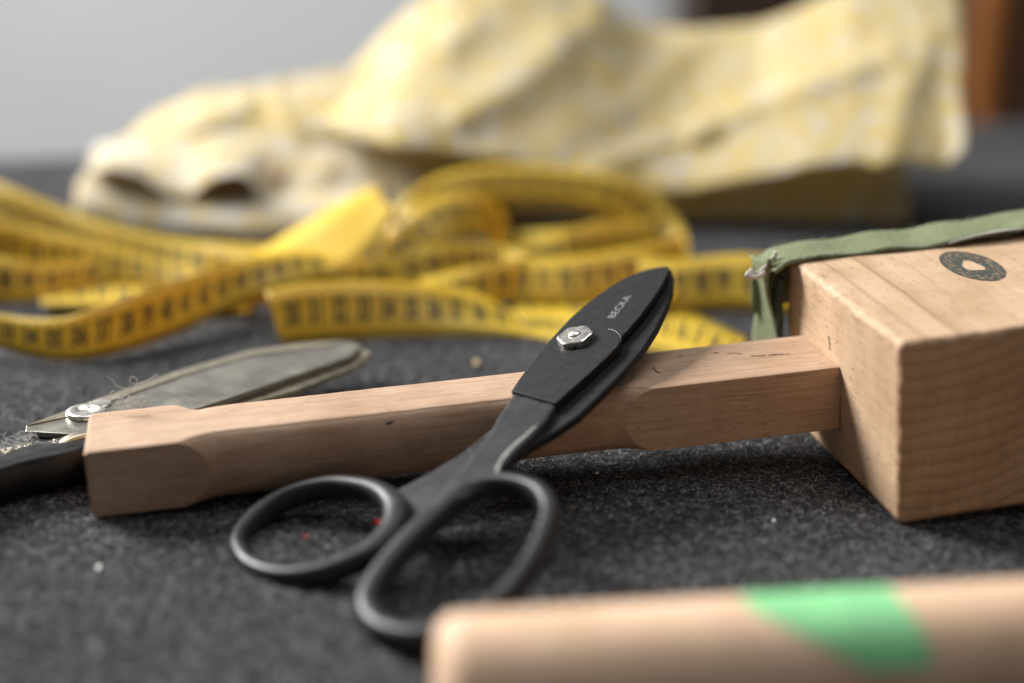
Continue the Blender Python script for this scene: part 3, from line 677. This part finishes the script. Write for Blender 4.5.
# ------------------------------------------------------------------ folded cloth
fab = thing('folded_cloth', tuple(G(500, 235)), 'heap of folded yellow and white patterned cloth at the back of the table', 'cloth')
def interp(x, pts): return float(np.interp(x, [p[0] for p in pts], [p[1] for p in pts]))
def layer(name, m_, top, bot, Yf, back, lean=.03, bulge=.01, folds=(), amp=.004, seed=0, nx=90, under=.02):
    x0, x1 = max(top[0][0], bot[0][0]), min(top[-1][0], bot[-1][0]); V = []; nt_ = 26
    pr = 0
    for i in range(nx+1):
        px_ = x0+(x1-x0)*i/nx; yt = interp(px_, top); yb = interp(px_, bot)
        yf = Yf if not isinstance(Yf, list) else interp(px_, Yf)
        e_ = min(1, min(i, nx-i)/5); e_ = math.sqrt(1-(1-e_)**2)   # rounded ends
        row = []
        base_ = VY(px_, yb, yf); topp = VY(px_, yt, yf+lean)
        row.append(base_+Vector((0, under+(1-e_)*.01, .000))); row.append(base_+Vector((0, under*.5, -.001)))
        for j in range(nt_-6):
            s = j/(nt_-7); p = base_.lerp(topp, s); p.y -= bulge*e_*math.sin(PI*min(1, s*1.05))**.7-(1-e_)*.012
            row.append(p)
        for k in range(1, 5):
            q = topp+Vector((0, (back-lean)*k/4, -.0+(.003*math.sin(PI*k/4))-(topp.z*.22)*(k/4)**2)); q.z = max(.0, q.z); row.append(q)
        for j, p in enumerate(row):
            s = j/len(row); nz = noise.noise_vector(Vector((p.x*14+seed, p.z*18, p.y*9)))+.5*noise.noise_vector(Vector((p.x*38, p.z*42+seed, p.y*20)))
            d_ = nz*amp
            for (xa, ya, xb_, yb_, w_, h_) in folds:
                ppx = px_; ppy = yb+(yt-yb)*min(1, max(0, (j-2)/(nt_-7)))
                tt = ((ppx-xa)*(xb_-xa)+(ppy-ya)*(yb_-ya))/((xb_-xa)**2+(yb_-ya)**2)
                if -.1 < tt < 1.1:
                    dd = math.hypot(ppx-xa-(xb_-xa)*tt, ppy-ya-(yb_-ya)*tt)
                    sg_ = 1 if (ppy-(ya+(yb_-ya)*tt)) > 0 else -1
                    d_ = d_+Vector((0, -h_*math.exp(-(dd/w_)**2)*1.0, 0))
            if j >= 2: p = p+d_
            V.append(p)
        pr = len(row)
    Fc = [(i*pr+j, (i+1)*pr+j, (i+1)*pr+j+1, i*pr+j+1) for i in range(nx) for j in range(pr-1)]
    o = link(name, mesh(V, Fc), m_, fab, smooth=True)
    mm = o.modifiers.new('s', 'SOLIDIFY'); mm.thickness = .0015
    mm = o.modifiers.new('ss', 'SUBSURF'); mm.levels = 1; mm.render_levels = 1
    return o
# bottom fold with its cut edge, left
layer('cloth_fold', cloth_white, [(72, 190), (110, 196), (170, 205), (230, 208), (300, 205), (380, 200)], [(72, 215), (120, 234), (180, 240), (300, 243), (380, 238)], .826, .10, .012, .006, seed=1, amp=.002)
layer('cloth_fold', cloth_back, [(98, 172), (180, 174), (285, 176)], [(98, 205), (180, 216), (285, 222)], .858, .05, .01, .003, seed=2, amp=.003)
layer('cloth_fold', cloth_white, [(84, 158), (130, 146), (220, 138), (330, 142), (420, 148), (470, 166), (492, 184)], [(84, 172), (108, 166), (130, 172), (150, 184), (174, 198), (194, 202), (204, 190), (214, 180), (234, 175), (252, 184), (264, 214), (280, 240), (330, 238), (400, 222), (450, 205), (492, 194)], .842, .10, .06, .010, seed=3, folds=[(270, 235, 330, 165, 14, .006), (390, 200, 470, 170, 18, .006)], amp=.003)
# upper left fold
layer('cloth_fold', cloth_yellow, [(120, 148), (160, 112), (200, 92), (240, 88), (330, 76), (420, 60), (520, 50)], [(120, 158), (200, 152), (300, 156), (420, 160), (520, 165)], .90, .06, .05, .010, seed=5, folds=[(160, 135, 250, 98, 10, .008), (280, 90, 310, 150, 9, .006)], amp=.003)
# shaded folds bottom right
layer('cloth_fold', cloth_yellow, [(470, 150), (600, 150), (760, 140), (900, 140), (915, 150)], [(470, 205), (520, 220), (620, 228), (760, 232), (880, 230), (915, 222)], .868, .06, .04, .005, seed=7, amp=.004)
layer('cloth_fold', cloth_white, [(500, 186), (560, 178), (610, 188), (650, 205), (700, 215)], [(500, 212), (560, 220), (620, 226), (660, 230), (700, 232)], .865, .05, .01, .004, seed=8, amp=.003)
layer('cloth_fold', cloth_white, [(872, 190), (890, 180), (908, 186)], [(872, 226), (890, 229), (908, 227)], .866, .03, .012, .004, seed=18, amp=.002)
# main body: one broad thick fold, creased on the diagonal
layer('cloth_fold', cloth_yellow, [(318, 108), (350, 66), (385, 30), (410, 8), (450, -12), (560, -16), (600, -4), (630, 20), (660, 30), (700, 31), (760, 27), (800, 12), (850, -14), (900, -25), (968, -28)], [(318, 128), (360, 146), (440, 154), (500, 160), (560, 178), (640, 200), (690, 200), (740, 188), (800, 172), (850, 165), (900, 164), (940, 168), (968, 148)], .850, .15, .13, .002, seed=11, nx=130,
      folds=[(590, 172, 700, 128, 11, .006), (700, 128, 880, 58, 13, .009), (400, 130, 560, 70, 26, .006), (620, 110, 700, 40, 14, .005), (880, 155, 930, 30, 18, .006), (350, 100, 470, 30, 14, .005), (470, 110, 600, 20, 16, .006)], amp=.0035)

# ------------------------------------------------------------------ green strip over the far end of the mallet head
grn = thing('green_fabric_strip', tuple(MH @ Vector((0, LN, HH))), 'frayed sage green fabric strip draped over the far end of the mallet head', 'fabric strip')
def Hd(a_, b_, c_): return MH @ Vector((a_, b_, c_))
nu = 70; V = []; prof = 12
for i in range(nu+1):
    s = i/nu; uu = -.0085+.154*s
    lift = .0014-.0028*math.exp(-((uu+.0085)/.003)**2)+.0035*max(0, (s-.35))**1.2*2+.0005*math.sin(uu*220)
    vf = LN-.0095+.0012*math.sin(uu*90)-.005*s; vb = LN+.013
    for j in range(prof+1):
        t = j/prof; vvv = vf+(vb-vf)*t
        c_ = HH+lift+.0005*math.sin(PI*t)+.0012*noise.noise(Vector((uu*60, t*2, 1)))
        if vvv > LN+.009: c_ -= (vvv-LN-.009)*.8
        V.append(Hd(uu, vvv, c_))
    for j in range(1, 5): V.append(Hd(uu, vb+.0015+.001*math.sin(j+uu*80), HH+lift-.006*j))
pr = prof+5
Fc = [(i*pr+j, (i+1)*pr+j, (i+1)*pr+j+1, i*pr+j+1) for i in range(nu) for j in range(pr-1)]
o = link('fabric_band', mesh(V, Fc), green_cloth, grn, smooth=True); m = o.modifiers.new('s', 'SOLIDIFY'); m.thickness = .0011
band = o
# hanging flap at the left corner, bent over the edge
V = []; nj = 22; ni = 12
for j in range(nj+1):
    s = j/nj; drop = s*.044
    for i in range(ni+1):
        t = i/ni
        vvv = LN-.006+.020*t+.003*s
        out = -.0010-.0055*math.sin(min(1, s*2.2)*PI/2)-.0020*math.sin(s*5+t*4)-.003*t*(1-t)*4*s
        c_ = HH+.0018-drop-.0035*t-.002*math.sin(t*PI)*s
        out = -.0080-.0018*math.sin(s*6+t*3)+.0035*s
        V.append(Hd(out, vvv, c_))
Fc = [(j*(ni+1)+i, (j+1)*(ni+1)+i, (j+1)*(ni+1)+i+1, j*(ni+1)+i+1) for j in range(nj) for i in range(ni)]
o = link('hanging_flap', mesh(V, Fc), green_cloth, grn, smooth=True); m = o.modifiers.new('s', 'SOLIDIFY'); m.thickness = .0010
# dark inner turn of the flap
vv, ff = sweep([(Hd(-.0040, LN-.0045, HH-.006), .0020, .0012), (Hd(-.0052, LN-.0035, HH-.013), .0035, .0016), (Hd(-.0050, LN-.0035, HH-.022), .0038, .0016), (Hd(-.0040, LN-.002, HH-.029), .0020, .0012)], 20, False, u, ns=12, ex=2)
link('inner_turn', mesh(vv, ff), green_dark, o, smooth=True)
# pale underside showing at the right, and fray
V = []; 
for i in range(21):
    s = i/20; uu = .056+.095*s
    for j in range(4):
        t = j/3; V.append(Hd(uu, LN-.0135-.001*math.sin(s*3)+.006*t, HH+.0018+.0040*s**.7-.0016*t+.0008*math.sin(s*9)))
Fc = [(i*4+j, (i+1)*4+j, (i+1)*4+j+1, i*4+j+1) for i in range(20) for j in range(3)]
o = link('turned_edge', mesh(V, Fc), simple('pale grey backing', (.34, .33, .30), .9, 0, 600, .2), grn, smooth=True); m = o.modifiers.new('s', 'SOLIDIFY'); m.thickness = .0006
parts = []; random.seed(11)
for k in range(150):
    s = random.random(); uu = -.004+.15*s; b_ = random.random() < .5
    p0 = Hd(uu, LN-.0085-.004*s if b_ else LN+.007, HH+.002+(.003*max(0, s-.3) if b_ else .001)); d_ = Vector((random.gauss(0, 1), -1 if b_ else .5, random.uniform(-.2, 1.2) if not b_ else random.uniform(-.6, .3))).normalized()
    p1 = p0+d_*random.uniform(.0008, .0024); parts.append(sweep([(p0, .00009, .00009), (p0.lerp(p1, .5)+Vector((random.gauss(0, .0002), 0, random.gauss(0, .0003))), .00008, .00008), (p1, .00005, .00005)], 4, False, Vector((.3, .2, 1)).normalized(), ns=4, ex=2))
vv, ff = join(parts); link('frayed_threads', mesh(vv, ff), simple('pale green thread', (.34, .38, .26), .9), band)
parts = []
for s, pts in enumerate([[(776, 252), (773, 262), (770, 270), (762, 274), (752, 275), (747, 272)], [(774, 256), (770, 264), (764, 268), (758, 274), (750, 270)], [(765, 272), (758, 277), (750, 277), (746, 274)]]):
    P = [VY(x, y, Hd(-.008, LN-.004, 0).y-.002*s) for x, y in pts]
    parts.append(sweep([(p, .0008, .0006) for p in P], 24, False, Vector((0, 1, .1)).normalized(), ns=8, ex=2))
vv, ff = join(parts); link('thread_knot', mesh(vv, ff), simple('off white thread', (.62, .58, .52), .9, 0, 900, .3), grn, smooth=True)

# ------------------------------------------------------------------ blurred wooden handle in the foreground
RZ = .0195
pA = G(436, 626, .0372); pB = G(1024, 590, .0372)
da = (pB-pA); da.z = 0; da.normalize(); sd = Vector((-da.y, da.x, 0))
oA = Vector((pA.x, pA.y, RZ))-sd*.003
MF = frame(oA, da, sd, Vector((0, 0, 1)))
fh = thing('wooden_tool_handle', (0, 0, 0), 'blurred round edged beech tool handle with green painted patch, nearest the camera', 'tool handle', mw=MF)
def fsec(x, A, add=0):
    ry, rz = .0195+add, RZ+add*.98; k = 1
    if x < .006: k = .70+.30*math.sqrt(max(0, 1-(1-x/.006)**2))
    ca, sa = math.cos(A), math.sin(A); ex = 2.15
    return Vector((x, ry*k*math.copysign(abs(ca)**(2/ex), ca), rz*k*math.copysign(abs(sa)**(2/ex), sa)))
V = []; ns_ = 56; xs = list(np.linspace(0, .006, 9))+list(np.linspace(.01, .26, 40))
for x in xs:
    for k in range(ns_): V.append(fsec(x, 2*PI*k/ns_))
Fc = [(i*ns_+k, i*ns_+(k+1) % ns_, (i+1)*ns_+(k+1) % ns_, (i+1)*ns_+k) for i in range(len(xs)-1) for k in range(ns_)]
Fc += [tuple(range(ns_))[::-1], tuple((len(xs)-1)*ns_+k for k in range(ns_))]
bm = bmesh.new(); bm.from_mesh(mesh(V, Fc)); me = bm_mesh(bm)
link('shaft', me, beech_front, fh, MF); smooth_by_angle(me, 40)
# painted patch: a thin coat wrapped over the top, with a slanting curved end
SCF = (G(740, 588, .03)-O).dot(FW)/F
xw = lambda px: (G(px, 604, .0372)-pA).dot(da)
V = []; na = 40; nb = 30
for i in range(na+1):
    t = i/na; A = PI*.36+(PI*.84-PI*.36)*t        # from behind the top over to the near side
    lo = xw(742)+(xw(845)-xw(742))*max(0, (t-.30)/.70)**1.25 ; hi = xw(897)+(xw(910)-xw(897))*min(1, max(0, (t-.35)/.45))
    for j in range(nb+1):
        x = lo+(hi-lo)*j/nb; V.append(fsec(x, A, .00022))
Fc = [(i*(nb+1)+j, (i+1)*(nb+1)+j, (i+1)*(nb+1)+j+1, i*(nb+1)+j+1) for i in range(na) for j in range(nb)]
link('painted_patch', mesh(V, Fc), green_paint, fh, MF, smooth=True)

# ------------------------------------------------------------------ things across the room
def boxes(lst):
    P = []
    for (x0, x1, y0, y1, z0, z1) in lst:
        P.append(prism([Vector((x0, y0, z1)), Vector((x1, y0, z1)), Vector((x1, y1, z1)), Vector((x0, y1, z1))], Z, z1-z0))
    return join(P)
def lathe(cx, cy, pr_, sg=28):
    V, Fc = [], []
    for r, z in pr_:
        for i in range(sg): A = 2*PI*i/sg; V.append(Vector((cx+r*math.cos(A), cy+r*math.sin(A), z)))
    for j in range(len(pr_)-1):
        for i in range(sg): Fc.append((j*sg+i, j*sg+(i+1) % sg, (j+1)*sg+(i+1) % sg, (j+1)*sg+i))
    Fc.append(tuple((len(pr_)-1)*sg+i for i in range(sg))); return V, Fc
# turned wooden post at the far right, 1.9 m away
a_ = VY(990, 60, 1.75); b_ = VY(1000, 110, 1.75)
post = thing('turned_wooden_post', (a_.x, 1.75, -.75), 'orange brown varnished post standing beyond the table at the right', 'post')
vv, ff = lathe(a_.x, 1.75, [(.05, -.75), (.05, -.55), (.022, -.50), (.03, -.42), (.020, -.33), (.024, -.24), (.026, -.17), (.016, -.13), (.026, -.09), (.022, .0), (.020, .25), (.02, .4)]); link('shaft', mesh(vv, ff), orange_wood, post, smooth=True)
q = VY(1040, 60, 1.95); q0 = VY(958, 60, 1.95)
cab = thing('dark_cabinet', (q.x, 1.95, -.75), 'dark brown cabinet standing far behind the table on the right', 'cabinet')
vv, ff = boxes([(q0.x, q0.x+.6, 1.95, 2.35, -.72, .5)]); o = link('carcass', mesh(vv, ff), cab_mat, cab); bevel_mod(o, .004)
vv, ff = boxes([(q0.x+.02, q0.x+.30, 1.938, 1.9485, -.6, .45), (q0.x+.31, q0.x+.58, 1.938, 1.9485, -.6, .45)]); o = link('doors', mesh(vv, ff), simple('brown door panel', (.06, .03, .015), .5, 0, 10, .3), cab)
q1 = VY(690, 10, 2.1); q2 = VY(800, 10, 2.1)
cb2 = thing('dark_shelf', (q1.x, 2.1, -.75), 'low dark shelf against the far wall above the dip in the cloth', 'shelf')
vv, ff = boxes([(q1.x, q2.x+.03, 2.1, 2.4, -.75, .3)]); o = link('carcass', mesh(vv, ff), cab_mat, cb2); bevel_mod(o, .004)

# ------------------------------------------------------------------ light
def area(name, loc, target, size, power, col, sy=None):
    l = bpy.data.lights.new(name, 'AREA'); l.shape = 'RECTANGLE'; l.size = size; l.size_y = sy or size; l.energy = power; l.color = col
    o = bpy.data.objects.new(name, l); C.objects.link(o); o.location = loc
    o.rotation_euler = (Vector(target)-Vector(loc)).to_track_quat('-Z', 'Y').to_euler(); return o
area('window_light', (-1.45, 1.65, 1.14), (.05, .6, 0), .6, 112, (1.0, .985, .96), 1.0)
area('overhead_fill', (.25, .95, 1.75), (.2, .75, 0), 1.3, 13, (.97, .985, 1.0))  # added overhead fill, brightens the leaning cloth from above
W = bpy.data.worlds.new('World'); S.world = W; W.use_nodes = True
W.node_tree.nodes['Background'].inputs[0].default_value = (.95, .96, 1.0, 1); W.node_tree.nodes['Background'].inputs[1].default_value = .13

# ------------------------------------------------------------------ lens
cam.dof.use_dof = True; cam.dof.focus_distance = (SP(590, 345, 2)-O).dot(FW); cam.dof.aperture_fstop = 2.45; cam.dof.aperture_blades = 9
S.view_settings.view_transform = 'Standard'; S.view_settings.look = 'None'; S.view_settings.exposure = 0; S.view_settings.gamma = 1
S.render.engine = 'CYCLES'
